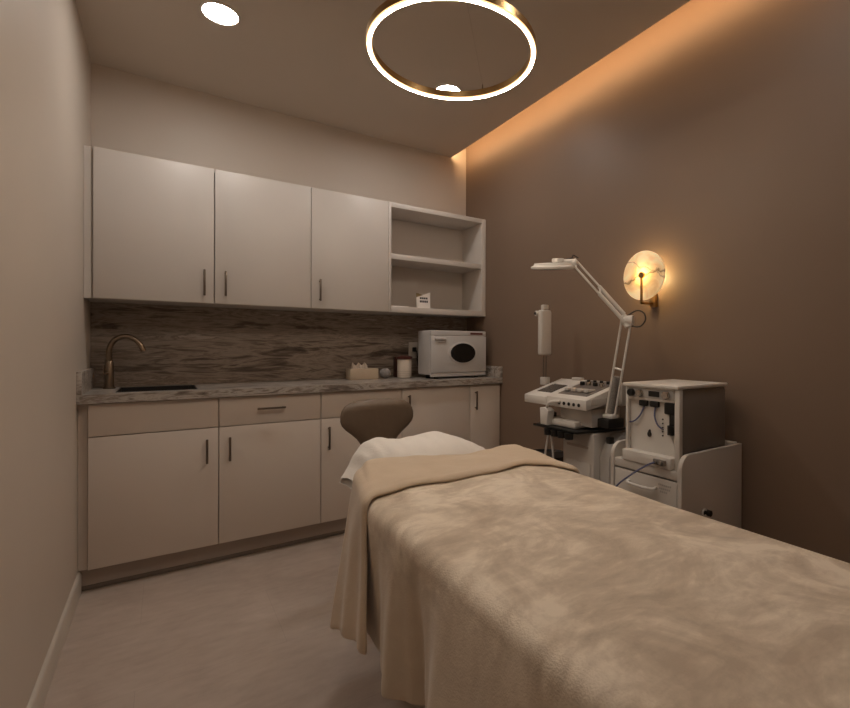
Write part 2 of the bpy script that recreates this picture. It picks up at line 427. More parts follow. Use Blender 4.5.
m.build('printed_lettering', M['ink'], t)
MB().prism([(cx0+.001, ZS+.083), (cx0+.014, ZS+.0865), (cx0+.055, ZS+.1), (cx0+.012, ZS+.112), (cx0+.001, ZS+.112)], 1, cy+.0305, cy+.0315).build('gold_flap', M['gold'], t)
tag(MB().box(1.57, 1.70, -.275, -.16, ZS, ZS+.007, .002).build('paper_stack', M['paper']), 'thin stack of white papers lying on the bottom open shelf', 'papers')
tag(MB().box(1.87, 2.20, -.12, -.03, ZS, ZS+.012, .003).build('dark_folder', M['cord']), 'thin dark folder lying flat at the back of the bottom open shelf', 'folder')

# ---------------------------------------------------------------- base cabinets
DB, ZB, ZT = .4969, .1041, .858
YFB = -.479
def base_front(parent, x0, x1, z0, z1, name='door'):
    return MB().box(x0+.0021, x1-.0021, -DB, YFB, z0+.0021, z1-.0021, .0015).build(name, M['grey_lam'], parent)
def base_cab(label, x0, x1, xc=None):
    t = thing('base_cabinet', label, 'cabinet', ((x0+x1)/2, -.25, ZB))
    carcass(x0+.0005 if xc is None else xc, x1-.0005, -.022, YFB-.001+.002, ZB-.003, ZT, top='sink' not in label).build('carcass', M['grey_lam'], t)
    return t
ZG = .706
tag(MB().box(.001, .0345, -.468, -.022, .101, ZT).build('filler_panel', M['grey_lam']), 'narrow greige filler strip beside the base cabinets at the left wall', 'panel')
t = base_cab('greige sink base cabinet with plain top panel and one door', .0355, .550)
base_front(t, .037, .550, ZG, ZT, 'false_front'); d = base_front(t, .037, .550, ZB, ZG); bar_handle(d, .497, .529, .652, -DB)
t = base_cab('greige base cabinet with a top drawer handle, second from the left wall', .550, 1.058)
d = base_front(t, .550, 1.058, ZG, ZT, 'drawer'); bar_handle(d, .725, .789, 0, -DB, False, x1=.866)
d = base_front(t, .550, 1.058, ZB, ZG); bar_handle(d, .598, .529, .653, -DB)
t = base_cab('greige base cabinet partly hidden behind the brown stool backrest', 1.058, 1.556)
d = base_front(t, 1.058, 1.556, ZG, ZT, 'drawer'); bar_handle(d, 1.235, .789, 0, -DB, False, x1=1.376)
d = base_front(t, 1.058, 1.556, ZB, ZG); bar_handle(d, 1.10, .527, .66, -DB)
t = base_cab('greige full-height-door base cabinet under the white warmer', 1.556, 2.063)
d = base_front(t, 1.556, 2.063, ZB, ZT); bar_handle(d, 1.60, .687, .815, -DB)
t = base_cab('narrow greige base cabinet in the corner at the taupe wall', 2.063, 2.320)
d = base_front(t, 2.063, 2.318, ZB, ZT); bar_handle(d, 2.105, .684, .815, -DB)

# worktop with sink cut-out, splashes
DC, CT = .5191, .90
SKX0, SKX1, SKY0, SKY1 = .13, .462, -.425, -.125
t = thing('countertop', 'grey veined stone-look countertop running along the back wall', 'countertop', (W/2, -.25, .86))
m = MB().box(.0005, SKX0, -DC, -.0005, .8605, CT).box(SKX1, W-.0005, -DC, -.0005, .8605, CT).box(SKX0, SKX1, -DC, SKY0, .8605, CT).box(SKX0, SKX1, SKY1, -.0005, .8605, CT)
m.build('slab', M['counter'], t)
MB().box(.0005, .019, -DC, -.0215, CT+.0002, CT+.105, .0015).build('side_splash', M['counter'], t)
MB().box(W-.019, W-.0005, -DC, -.0215, CT+.0002, CT+.08, .0015).build('side_splash', M['counter'], t)
tag(MB().box(.0005, W-.0005, -.021, -.0005, CT+.0004, UZ0-.001).build('backsplash', M['backsplash']), 'dark brown veined stone-look backsplash panel between counter and wall cabinets', 'backsplash')
t = thing('sink', 'dark rectangular undermount sink set in the countertop', 'sink', ((SKX0+SKX1)/2, -.275, .745))
m = MB(); z0 = .745; e = .0006; zt_ = CT+.002
m.box(SKX0+e, SKX0+.006, SKY0+e, SKY1-e, z0, zt_).box(SKX1-.006, SKX1-e, SKY0+e, SKY1-e, z0, zt_)
m.box(SKX0+.006, SKX1-.006, SKY0+e, SKY0+.006, z0, zt_).box(SKX0+.006, SKX1-.006, SKY1-.006, SKY1-e, z0, zt_).box(SKX0+.006, SKX1-.006, SKY0+.006, SKY1-.006, z0, z0+.004)
m.build('basin', M['sinksteel'], t)
MB().lathe([(.03, .0005), (.03, .003), (.022, .004)], ((SKX0+SKX1)/2, -.275, z0+.004), n=24).build('drain', M['chrome'], t)
t = thing('faucet', 'curved gooseneck faucet in warm nickel standing beside the sink', 'faucet', (.088, -.15, CT))
MB().lathe([(.026, 0.0005), (.026, .006), (.0205, .011), (.0195, .03), (.018, .135), (.0145, .142)], (.088, -.15, CT), n=28).build('body', M['nickel'], t)
MB().tube([(.088, -.15, CT+.135), (.086, -.15, CT+.18), (.090, -.152, CT+.215), (.106, -.155, CT+.247), (.135, -.16, CT+.268), (.168, -.166, CT+.270), (.198, -.172, CT+.253), (.219, -.176, CT+.225), (.231, -.178, CT+.193)], .0128, 14).build('spout', M['nickel'], t)
MB().cyl((.088, -.15, CT+.075), (.072, -.185, CT+.082), .007, n=12).tube([(.072, -.185, CT+.082), (.070, -.19, CT+.10), (.069, -.192, CT+.125)], .0045, 8).build('lever', M['nickel'], t)

# ---------------------------------------------------------------- on the counter
t = thing('towel_warmer', 'white towel warmer cabinet with dark oval window on the counter', 'appliance', (2.03, -.27, CT))
wx0, wx1, wy0, wy1, wz0, wz1 = 1.81, 2.262, -.395, -.19, CT+.014, 1.236
MB().box(wx0, wx1, wy0+.022, wy1, wz0+.012, wz1, .010, 3).build('housing', M['warmer'], t)
MB().box(wx0+.003, wx1-.001, wy0+.002, wy0+.0215, wz0, wz0+.026, .003).build('plinth', M['warmer'], t)
MB().box(wx0, wx1, wy0+.002, wy0+.0215, wz1-.036, wz1, .004).build('top_rail', M['warmer'], t)
d = MB().box(wx0+.001, wx1-.001, wy0-.004, wy0+.0205, wz0+.029, wz1-.038, .004).build('door', M['warmer'], t)
oc = (2.062, wy0-.004, 1.078)
def oval(cx, cy, cz, rx, rz, h, flat=.9):
    b = MB(); 
    bm_ = bmesh.new(); n = 48; A = []; B = []; 
    for i in range(n):
        a = 2*PI*i/n; A.append(bm_.verts.new((cx+rx*math.cos(a), cy, cz+rz*math.sin(a)))); B.append(bm_.verts.new((cx+rx*flat*math.cos(a), cy-h, cz+rz*flat*math.sin(a))))
    for i in range(n): bm_.faces.new((A[i], A[(i+1) % n], B[(i+1) % n], B[i]))
    bm_.faces.new(B); bm_.faces.new(A[::-1]); bmesh.ops.recalc_face_normals(bm_, faces=bm_.faces)
    b.bm.free(); b.bm = bm_; return b
oval(*oc, .118, .081, .006, .93).build('window_rim', M['warmer'], d)
oval(oc[0], oc[1]-.0062, oc[2], .102, .069, .002, .97).build('window_pane', M['darkglass'], d)
hm = MB().box(1.835, 1.925, wy0-.016, wy0-.0045, 1.168, 1.186, .006, 3).box(1.865, 1.918, wy0-.010, wy0-.0045, 1.150, 1.158, .003)
hm.build('door_handle', M['warmer'], d)
MB().box(2.128, 2.232, wy0+.0005, wy0+.0018, wz1-.026, wz1-.012).build('maker_plate', M['redlabel'], t, label='dark red strip of lettering')
for x in (wx0+.06, wx1-.06):
    for y in (wy0+.04, wy1-.04): MB().lathe([(.014, .0005), (.016, .004), (.016, .0255)], (x, y, CT), n=16).build('foot', M['black'], t)
t = thing('wall_outlet', 'white outlet plate on the backsplash behind the towel warmer', 'outlet', (1.853, -.022, 1.03))
MB().box(1.815, 1.89, -.027, -.0212, 1.035, 1.155, .003).build('cover_plate', M['plastic2'], t)
MB().box(1.842, 1.872, -.047, -.0272, 1.085, 1.118, .005).tube([(1.857, -.046, 1.10), (1.862, -.065, 1.085), (1.866, -.068, 1.03), (1.870, -.068, .98)], .004, 8).build('plug', M['black'], t)
t = thing('tissue_box', 'pale cardboard tissue box with tissue poking out on the counter', 'tissue box', (1.42, -.13, CT))
MB().box(1.327, 1.52, -.185, -.085, CT+.0005, CT+.073, .003).build('box', M['wood'], t)
rows = []
for j in range(7):
    v = j/6
    rows.append([(1.355+.10*i/20+.003*math.sin(i*1.7), -.142+.024*(v)+.010*math.sin(i*.9)*(1-v), CT+.073+(.030+.012*math.sin(i*.8+.5))*math.sin(v*PI)**.8+.0005) for i in range(21)])
MB().grid(rows).build('tissue', M['cream_can'], t)
tag(MB().sphere((1.582, -.15, CT+.0365), .036, (1.12, 1, 1), 28).build('pom_pom_ball', M['pom']), 'round grey fluffy ball between the tissue box and the canister', 'ball')
t = thing('canister', 'cream cylinder canister with dark maroon lid on the counter', 'canister', (1.72, -.15, CT))
MB().lathe([(.046, .0005), (.050, .004), (.050, .130), (.048, .133)], (1.725, -.15, CT), n=36).build('body', M['cream_can'], t)
for z in (.022, .034, .046): MB().torus((1.725, -.15, CT+z), .0503, .0012, n=40, m=6).build('printed_band', M['toe'], t)
MB().lathe([(.055, .1335), (.057, .138), (.056, .150), (.035, .158)], (1.725, -.15, CT), n=36).build('lid', M['maroon'], t)
tag(MB().box(1.692, 1.745, -.085, -.03, CT+.0005, CT+.150, .004).build('maroon_carton', M['maroon']), 'dark maroon carton standing behind the cream canister', 'carton')

# ---------------------------------------------------------------- sconce on the taupe wall
SC = Vector((2.235, -1.822, 1.472))
t = thing('wall_sconce', 'glowing round alabaster wall sconce with brass bracket on the taupe wall', 'wall lamp', (W, -1.822, 1.36))
MB().lathe([(.114, -.008), (.120, -.005), (.120, .005), (.114, .008)], SC, 'x', 64).build('alabaster_disc', M['alabaster'], t)
MB().lathe([(.014, -.022), (.016, -.019), (.016, -.009)], SC, 'x', 28).build('hub', M['brass'], t)
MB().box(SC.x-.020, SC.x-.010, SC.y-.005, SC.y+.005, 1.332, SC.z, .0015).box(SC.x-.020, W-.02, SC.y-.005, SC.y+.005, 1.332, 1.343, .0015).build('bracket', M['brass'], t)
MB().box(W-.022, W-.0005, SC.y-.017, SC.y+.017, 1.322, 1.388, .003).build('wall_mount', M['brass'], t)
MB().lathe([(.024, .0085), (.026, .012), (.026, .026), (.024, .028)], SC, 'x', 28).build('lamp_module', M['led_sconce'], t)

# ---------------------------------------------------------------- treatment bed
t = thing('treatment_bed', 'treatment bed hidden under the beige blanket', 'bed', (1.085, -2.5, 0))
out = []
def mat_half(y): return interp([(-3.5, .315), (-1.95, .30), (-1.88, .215), (-1.72, .205), (-1.56, .17), (-1.535, .10)], y)
ys = [-3.5+1.965*i/40 for i in range(41)]
rows_t = []
for y in ys:
    h = mat_half(y); row = []
    for i in range(25):
        a = 2*PI*i/24; cx_, cz_ = math.cos(a), math.sin(a)
        row.append((1.085+h*math.copysign(abs(cx_)**.25, cx_), y, .645+.045*math.copysign(abs(cz_)**.35, cz_)))
    rows_t.append(row)
mm = MB().grid(rows_t)
bmesh.ops.remove_doubles(mm.bm, verts=mm.bm.verts, dist=.0001); bmesh.ops.holes_fill(mm.bm, edges=mm.bm.edges); bmesh.ops.recalc_face_normals(mm.bm, faces=mm.bm.faces)
mm.build('mattress', M['mattress'], t)
MB().box(.84, 1.33, -3.42, -1.75, .555, .5995, .01).build('frame', M['darkmetal'], t)
MB().box(.98, 1.20, -3.15, -2.35, .10, .5545, .03).build('pedestal', M['plastic3'], t)
MB().box(.93, 1.25, -3.30, -2.28, .0005, .0995, .03).build('base_plate', M['darkmetal'], t)

# blanket: a cloth laid over the mattress, both sides hanging in folds
XL, XR, RC = .742, 1.432, .036
HEAD, FOOT = -1.872, -3.50
def z_top(y): return interp([(-3.6, .702), (-2.6, .706), (-2.2, .718), (-1.9, .735), (-1.86, .735)], y)
left_hem = [(-3.6, .70), (-3.3, .735), (-3.1, .685), (-2.93, .725), (-2.75, .672), (-2.56, .675), (-2.47, .745), (-2.405, .79), (-2.36, .755), (-2.305, .716), (-2.25, .735), (-2.19, .76), (-2.1, .765), (-1.87, .775)]
left_low = [(-3.6, .20), (-2.7, .24), (-2.5, .31), (-2.40, .345), (-2.305, .34), (-2.22, .358), (-2.1, .35), (-1.87, .33)]
right_hem = [(-3.6, 1.47), (-3.3, 1.45), (-3.0, 1.49), (-2.75, 1.455), (-2.5, 1.49), (-2.25, 1.46), (-2.05, 1.485), (-1.87, 1.455)]
def HEADDIP(x): return interp([(.78, .010), (.86, .018), (.98, .004), (1.08, -.012), (1.18, -.022), (1.28, -.012), (1.36, .001), (1.45, .004)], x)
def cloth_row(y, lift=0, hemL=left_hem, lowL=left_low, out=0, n_side=26, n_arc=7, n_top=44, drop=0):
    zt = z_top(y)+lift; row = []
    xl, xr = XL-out+.060*max(0, min(1, (y+2.16)/.28))**1.3, XR+out
    hl, ll = interp(hemL, y)-out, interp(lowL, y)
    hr, lr = interp(right_hem, y)+out, .36
    for i in range(n_side):                       # left side, hem up
        s = 1-i/n_side; d = (zt-RC-ll)*s
        k = s**.95
        x = xl+(hl-xl)*k+.004*noise.noise((y*9, d*7, 1.3))*s
        if .08 < s < .85 and out == 0:
            x += sum(-.0022*math.exp(-((y-yc-.03*s)/.007)**2) for yc in (-2.70, -2.725, -2.75, -2.775))*math.sin((s-.08)/.77*PI)
        row.append((x, y+.006*noise.noise((y*6, d*5, 4.1))*s, zt-RC-d))
    for i in range(n_arc):
        a = PI-PI/2*i/n_arc; row.append((xl+RC+RC*math.cos(a), y, zt-RC+RC*math.sin(a)))
    for i in range(n_top+1):
        u = i/n_top; x = xl+RC+(xr-xl-2*RC)*u
        z = zt+.014*math.sin(PI*u)+.007*noise.noise((x*5, y*3.2, .2))+.0035*noise.noise((x*13, y*9, 2.2))
        z += HEADDIP(x)*max(0, 1-(HEAD-y)/.26)**1.5
        row.append((x, y, z))
    for i in range(1, n_arc+1):
        a = PI/2-PI/2*i/n_arc; row.append((xr-RC+RC*math.cos(a), y, zt-RC+RC*math.sin(a)))
    for i in range(1, n_side+1):
        s = i/n_side; d = (zt-RC-lr)*s; row.append((xr+(hr-xr)*s**1.15, y, zt-RC-d))
    return row
def thicken(o, th, sub=1):
    s = o.modifiers.new('thickness', 'SOLIDIFY'); s.thickness = th; s.offset = -1
    if sub:
        u = o.modifiers.new('soft', 'SUBSURF'); u.levels = sub; u.render_levels = sub
NR = 230
rows = [cloth_row(HEAD+(FOOT-HEAD)*i/NR) for i in range(NR+1)]
blk = MB().grid(rows).build('blanket', M['fleece'], angle=180)
tag(blk, 'beige fleece blanket draped over the bed with its sides hanging down', 'blanket')
thicken(blk, .007, 1)
# the turned-down band at the head: a second layer with its own wavy front edge
cuff_edge_top = [(.70, -2.13), (.745, -2.13), (.80, -2.115), (.90, -2.10), (1.02, -2.125), (1.15, -2.125), (1.30, -2.085), (1.37, -2.12), (1.43, -2.20), (1.5, -2.21)]
cuff_hem = [(-2.3, .725), (-2.17, .722), (-2.09, .742), (-2.02, .728), (-1.94, .740), (-1.87, .732)]
cuff_low = [(-2.3, .372), (-2.17, .368), (-2.12, .352), (-2.03, .335), (-1.95, .308), (-1.87, .285)]
NC = 40
base_rows = [cloth_row(HEAD+.005-(HEAD+.005+2.30)*i/60, .016, cuff_hem, cuff_low, .012) for i in range(61)]
crow = []
ncol = len(base_rows[0])
def sample(col, y):
    f = (HEAD+.005-y)/(HEAD+.005+2.30)*60; f = max(0, min(59.999, f)); i = int(f); k = f-i
    a, b = Vector(base_rows[i][col]), Vector(base_rows[i+1][col]); return a+(b-a)*k
for j in range(NC+1):
    r_ = []
    for c in range(ncol):
        p0 = base_rows[20][c]
        ye = interp(cuff_edge_top, p0[0]) if p0[2] > .66 else (-2.13-.06*max(0, min(1, (.66-p0[2])/.3)) if p0[0] < 1.0 else -2.20)
        u = j/NC; y = HEAD+.005+(ye-HEAD-.005)*u
        p = sample(c, y)
        # roll the front edge and the head fold down to the layer below
        e = 0
        if u > .93: e = ((u-.93)/.07)**2*.010
        if u < .05: e = max(e, ((.05-u)/.05)**2*.012)
        ctr = Vector((1.087, p.y, p.z-.2)) if p.z > .60 else Vector((1.087, p.y, p.z))
        dr = (ctr-p).normalized()
        puff = .006*noise.noise((p.x*7, p.y*9, p.z*6+3))
        r_.append(p+dr*(e-puff*(1 if .1 < u < .9 else 0)))
    crow.append(r_)
cf = MB().grid(crow).build('turned_down_band', M['fleece_back'], blk, angle=180, label='smoother folded-over band at the head end')
thicken(cf, .009, 1)

# pillow: soft lens with a slumped open pillowcase end at the left
def pillow():
    nu, nv = 60, 28; top, bot = [], []
    zt_tab = [(.805, .678), (.825, .700), (.86, .755), (.895, .782), (.935, .793), (.985, .784), (1.04, .776), (1.09, .781), (1.14, .790), (1.19, .790), (1.25, .772), (1.31, .746), (1.36, .724), (1.385, .715)]
    zb_tab = [(.805, .652), (.83, .665), (.865, .6955), (.90, .699), (1.2, .699), (1.385, .711)]
    hw_tab = [(.805, .070), (.84, .105), (.90, .150), (.98, .165), (1.2, .165), (1.30, .135), (1.36, .075), (1.385, .02)]
    for j in range(nv+1):
        v = -1+2*j/nv; rt_, rb = [], []
        for i in range(nu+1):
            x = .805+.58*i/nu; 
            left = max(0, (.90-x)/.095)
            y = -1.705-.02*left+v*interp(hw_tab, x)
            prof = max(0, 1-abs(v)**2.4)**.6
            zb = interp(zb_tab, x)-.012*left*(1-(v+1)/2); th = interp(zt_tab, x)-interp(zb_tab, x)
            wr = .004*noise.noise((x*17, y*13, .4))*(1+1.5*left)
            th = max(0, th)*(prof if left < .6 else prof*(1-.0*left))+.003
            rt_.append((.828+(x-.805)*.935+.010*noise.noise((y*14, 2.0, 3.3))*left-.012*v*left, y, zb+th+wr*prof)); rb.append((.828+(x-.805)*.935+.010*noise.noise((y*14, 2.0, 3.3))*left-.012*v*left, y, zb))
        top.append(rt_); bot.append(rb)
    b = MB().grid(top).grid(bot)
    bmesh.ops.remove_doubles(b.bm, verts=b.bm.verts, dist=.0012)
    # close the rim between the two sheets, leaving the pillowcase mouth at the drooping end open
    return b
pl = pillow().build('pillow', M['pillow'], angle=180)
tag(pl, 'white pillow at the head of the bed, its case drooping over the edge', 'pillow')
u = pl.modifiers.new('soft', 'SUBSURF'); u.levels = 1; u.render_levels = 1

# ---------------------------------------------------------------- stool behind the bed
t = thing('stool', 'brown upholstered stool with rounded backrest between bed head and cabinets', 'stool', (1.19, -1.285, 0))
bx, by = 1.158, -1.12
rows = []
prof = [(.600, .030), (.620, .052), (.645, .072), (.665, .086), (.688, .102), (.712, .128), (.735, .156), (.755, .173), (.775, .180), (.80, .180), (.822, .174), (.842, .160), (.857, .138), (.865, .105), (.869, .06), (.870, .01)]
for z, hw in prof:
    row = []
    ed = max(.15, min(1, (.872-z)/.03, (z-.595)/.03))**.5
    for i in range(33):
        a = 2*PI*i/32; c, s = math.cos(a), math.sin(a)
        xx = hw*math.copysign(abs(c)**.75, c)
        row.append((bx+xx, by+.034*ed*math.copysign(abs(s)**.8, s)-.25*xx*xx+.02*(z-.7), z))
    rows.append(row)
m = MB().grid(rows); bmesh.ops.remove_doubles(m.bm, verts=m.bm.verts, dist=.0001); bmesh.ops.holes_fill(m.bm, edges=m.bm.edges); bmesh.ops.recalc_face_normals(m.bm, faces=m.bm.faces)
m.build('backrest', M['leather'], t, angle=70)
MB().lathe([(.10, .43), (.165, .435), (.178, .455), (.178, .485), (.165, .505), (.10, .512)], (1.19, -1.285, 0), n=40).build('seat', M['leather'], t)
MB().tube([(1.18, -1.25, .427), (1.165, -1.10, .43), (1.165, -1.075, .50), (1.165, -1.115, .62)], .011, 10).build('backrest_bar', M['chrome'], t)
MB().cyl((1.19, -1.285, .075), (1.19, -1.285, .429), .022).cyl((1.19, -1.285, .06), (1.19, -1.285, .22), .03).build('gas_lift', M['chrome'], t)
for k in range(5):
    a = 2*PI*k/5; ex, ey = 1.19+.22*math.cos(a), -1.285+.22*math.sin(a)
    l_ = MB().tube([(1.19+.02*math.cos(a), -1.285+.02*math.sin(a), .085), (ex, ey, .065)], .014, 8, 0).build('leg', M['chrome'], t)
    MB().cyl((ex-.012*math.sin(a), ey+.012*math.cos(a), .026), (ex+.012*math.sin(a), ey-.012*math.cos(a), .026), .025, n=18).cyl((ex, ey, .03), (ex, ey, .06), .006, n=8).build('caster', M['black'], l_)

# ---------------------------------------------------------------- facial machine against the taupe wall
t = thing('facial_machine', 'white multi-function facial machine with sloped consoles on a pedestal', 'beauty machine', (2.07, -1.52, 0))
def wedge(y0, y1, x0, x1, zb0, zb1, zf, zr, bev=.006):
    """console box: side outline in x,z extruded along y"""
    return MB().prism([(x0, zb0), (x1, zb1), (x1, zr), (x0, zf)], 1, y0, y1, bev)
cl = wedge(-1.452, -1.272, 1.93, 2.205, .822, .865, .866, .943).build('side_console', M['plastic'], t)
def on_slope(x): return .866+(x-1.93)*(.943-.866)/.275
def slope_plate(y0, y1, x0, x1, zf, h0, h1, kf=(.943-.866)/.275, x_ref=1.93):
    f = lambda x: zf+(x-x_ref)*kf
    return MB().prism([(x0, f(x0)+h0), (x1, f(x1)+h0), (x1, f(x1)+h1), (x0, f(x0)+h1)], 1, y0, y1)
slope_plate(-1.432, -1.318, 1.985, 2.10, .866, .0005, .003).build('display', M['screen'], cl)
slope_plate(-1.332, -1.322, 2.09, 2.112, .866, .0032, .004).build('button', M['plastic3'], cl)
kf = (.945-.872)/.275
cm = wedge(-1.738, -1.456, 1.93, 2.205, .822, .862, .872, .945).build('main_console', M['plastic'], t)
slope_plate(-1.700, -1.497, 1.975, 2.185, .872, .0005, .003, kf).build('control_panel', M['steelgrey'], cm)
for i in range(4):
    y = -1.53-.045*i; x = 2.115; z = .872+(x-1.93)*kf+.0032
    MB().lathe([(.013, 0), (.013, .014), (.010, .018)], (x, y, z), n=18).build('knob', M['black' if i % 2 == 0 else 'chrome'], cm)
    MB().lathe([(.009, 0), (.009, .012), (.007, .014)], (2.155, y-.005, .872+(2.155-1.93)*kf+.0032), n=16).build('knob', M['black'], cm)
    MB().box(2.0, 2.055, y-.014, y+.014, .872+(2.0-1.93)*kf+.010, .872+(2.0-1.93)*kf+.023, .002, mat=None).build('slider', M['plastic2'], cm)
for i in range(5):
    MB().lathe([(.0085, -.003), (.0085, -.0004)], (1.93, -1.555-.034*i, .845), 'x', 16).build('socket', M['black'], cm)
MB().box(1.96, 2.19, -1.7425, -1.7385, .845, .875, .003).box(2.14, 2.21, -1.772, -1.739, .835, .945, .004).build('side_flap', M['plastic2'], t)
MB().box(2.185, 2.215, -1.445, -1.375, .936, .953, .003).build('rear_socket_bar', M['plastic2'], t)
# neck, tray, pedestal
MB().box(1.985, 2.19, -1.72, -1.50, .735, .8215, .008).build('neck', M['plastic2'], t)
MB().prism([(1.90, -1.385), (1.90, -1.71), (2.20, -1.76), (2.20, -1.38)], 2, .712, .724, .003).build('tray', M['black'], t)
for i in range(4):
    MB().lathe([(.020, -.03), (.022, 0)], (1.905, -1.50-.05*i, .711), n=18).build('tool_cup', M['black'], t)
MB().box(1.94, 2.06, -1.655, -1.445, .725, .758, .008).build('tray_box', M['plastic'], t)
MB().box(1.985, 2.19, -1.735, -1.52, .11, .711, .01).build('pedestal', M['plastic2'], t)
MB().box(1.979, 1.9845, -1.715, -1.545, .30, .565, .003).build('pedestal_door', M['plastic2'], t)
MB().box(1.981, 1.9845, -1.70, -1.555, .632, .644).build('pedestal_slot', M['toe'], t)
MB().prism([(2.02, .11), (2.20, .11), (2.20, .70), (2.10, .70), (2.05, .66), (2.02, .60)], 1, -1.80, -1.7365, .006).build('side_cover', M['plastic3'], t)
MB().box(2.0, 2.11, -1.812, -1.7405, .742, .785, .006).build('accessory_holder', M['black'], t)
MB().tube([(2.13, -1.825, .73), (2.16, -1.835, .69), (2.18, -1.838, .62), (2.185, -1.84, .35), (2.185, -1.825, .1)], .005, 8).build('power_cable', M['black'], t)
MB().box(1.995, 2.03, -1.822, -1.801, .675, .705, .004).build('plug', M['black'], t)
MB().box(2.035, 2.085, -1.824, -1.801, .638, .662, .004).tube([(2.08, -1.815, .652), (2.12, -1.82, .635), (2.15, -1.825, .59), (2.155, -1.825, .45), (2.155, -1.82, .2)], .005, 8).build('plug', M['black'], t)
MB().box(1.91, 2.25, -1.80, -1.40, .055, .1095, .02).build('base', M['plastic2'], t)
for x, y in ((1.94, -1.44), (1.94, -1.76), (2.22, -1.44), (2.22, -1.76)):
    MB().cyl((x, y-.01, .026), (x, y+.01, .026), .0255, n=16).box(x-.008, x+.008, y-.014, y+.014, .03, .054).build('caster', M['black'], t)
# hand piece hanging at the front left with two cords
h = MB().prism([(-1.435, .725), (-1.485, .725), (-1.495, .80), (-1.47, .815), (-1.43, .81)], 0, 1.905, 1.955, .008).tube([(1.925, -1.46, .80), (1.915, -1.49, .835), (1.915, -1.53, .85), (1.928, -1.56, .852)], .008, 10).build('hand_piece', M['plastic'], t)
MB().tube([(1.93, -1.46, .728), (1.93, -1.47, .67), (1.93, -1.455, .60), (1.93, -1.44, .50), (1.95, -1.45, .38)], .0055, 8).build('hanging_cord', M['plastic'], t)
MB().tube([(1.94, -1.475, .728), (1.94, -1.485, .66), (1.94, -1.497, .58), (1.94, -1.497, .50), (1.95, -1.49, .38)], .0055, 8).build('hanging_cord', M['plastic'], t)
MB().box(2.06, 2.11, -1.338, -1.30, .69, .76, .004).build('bracket', M['black'], t)
# upright wand on two thin rods
MB().box(2.075, 2.155, -1.246, -1.206, 1.075, 1.335, .012, 3).build('upright_wand', M['plastic2'], t)
MB().box(2.095, 2.135, -1.239, -1.213, 1.3355, 1.365, .005).cyl((2.10, -1.210, 1.315), (2.068, -1.200, 1.315), .016, n=18).build('wand_head', M['plastic2'], t)
MB().lathe([(.008, 0), (.008, .004)], (2.0635, -1.199, 1.315), 'x', 14).build('wand_eyelet', M['black'], t)
for y in (-1.216, -1.238): MB().cyl((2.115, y, .945), (2.115, y, 1.0745), .0036, n=8).build('rod', M['bronze'], t)
MB().box(2.098, 2.135, -1.252, -1.205, .905, .949, .004).build('rod_clamp', M['plastic2'], t)

# ---------------------------------------------------------------- magnifier lamp fixed to the machine
t = thing('magnifier_lamp', 'white articulated magnifier lamp reaching up beside the wall sconce', 'lamp', (2.06, -1.79, .80))
B0 = Vector((2.050, -1.778, .786)); E0 = Vector((2.050, -1.872, 1.245)); T0 = Vector((1.897, -1.692, 1.519))
tag_d = (E0-B0).normalized()
def para_arm(p, q, off, r, name, mesh_part, a0, a1):
    off = Vector(off)
    a = MB()
    for s in (-1, 1): a.cyl(p+off*s, q+off*s, r, n=10)
    for k in (.03, .5, .97):
        c = p.lerp(q, k); a.cyl(c-off*1.05, c+off*1.05, r*.9, n=8)
    o = a.build(name, M['plastic'], t)
    c0, c1 = p.lerp(q, a0), p.lerp(q, a1)
    (MB().cyl(c0, c1, off.length*.72, n=12) if name == 'lower_arm' else MB().cyl(c0+off*.9, c1+off*.9, .0095, n=12).cyl(c0-off*.9, c1-off*.9, .0095, n=12)).build(mesh_part, M['mesh' if name == 'lower_arm' else 'plastic'], o)
    return o
para_arm(B0+Vector((0, 0, .01)), E0, (.003, -.024, -.005), .0055, 'lower_arm', 'spring', .03, .42)
para_arm(E0, T0, (.010, .010, .020), .0052, 'upper_arm', 'spring', .04, .52)
MB().box(B0.x-.028, B0.x+.028, B0.y-.030, B0.y+.026, .7855, .806, .006).build('clamp', M['plastic'], t)
MB().cyl(E0+Vector((-.01, .02, 0)), E0+Vector((.012, -.03, 0)), .022, n=20).cyl(E0+Vector((-.01, .014, .02)), E0+Vector((.0, -.012, -.03)), .016, n=16).build('elbow', M['plastic'], t)
MB().tube([E0+Vector(p) for p in ((.0, -.005, .02), (.01, -.05, .042), (.015, -.085, .028), (.012, -.095, -.004), (.008, -.07, -.03), (.0, -.03, -.028))], .0035, 8).build('elbow_cable', M['cord'], t)
HC = Vector((1.818, -1.628, 1.505))
TILT = Matrix.Translation(HC) @ Matrix.Rotation(math.radians(10.5), 4, Vector((.746, -.666, 0))) @ Matrix.Translation(-HC)
mh = MB().lathe([(.07, -.014), (.094, -.016), (.103, -.012), (.103, -.004), (.090, .002), (.086, .012), (.03, .014)], HC, n=48)
mh.box(HC.x-.005, HC.x+.04, HC.y-.04, HC.y+.005, HC.z+.0142, HC.z+.034, .006)
bmesh.ops.transform(mh.bm, matrix=TILT, verts=mh.bm.verts); hd_o = mh.build('lamp_head', M['plastic'], t)
mh = MB().lathe([(.066, -.0185), (.066, -.0145)], HC, n=40)
bmesh.ops.transform(mh.bm, matrix=TILT, verts=mh.bm.verts); mh.build('lens', M['darkglass'], hd_o)
hd = (T0-HC); hd.z = 0; hd.normalize()
MB().tube([HC+hd*.03+Vector((0, 0, .018)), HC+hd*.075+Vector((0, 0, .020)), T0+Vector((0, 0, .006))], .011, 10, 4).sphere(T0, .017, n=16).build('head_joint', M['plastic'], t)
MB().tube([HC+hd*.06+Vector((0, 0, .030)), HC+hd*.09+Vector((0, 0, .036)), T0+Vector((-.004, .004, .034)), T0+Vector((.012, -.014, .020))], .0032, 8).build('head_cable', M['cord'], t)

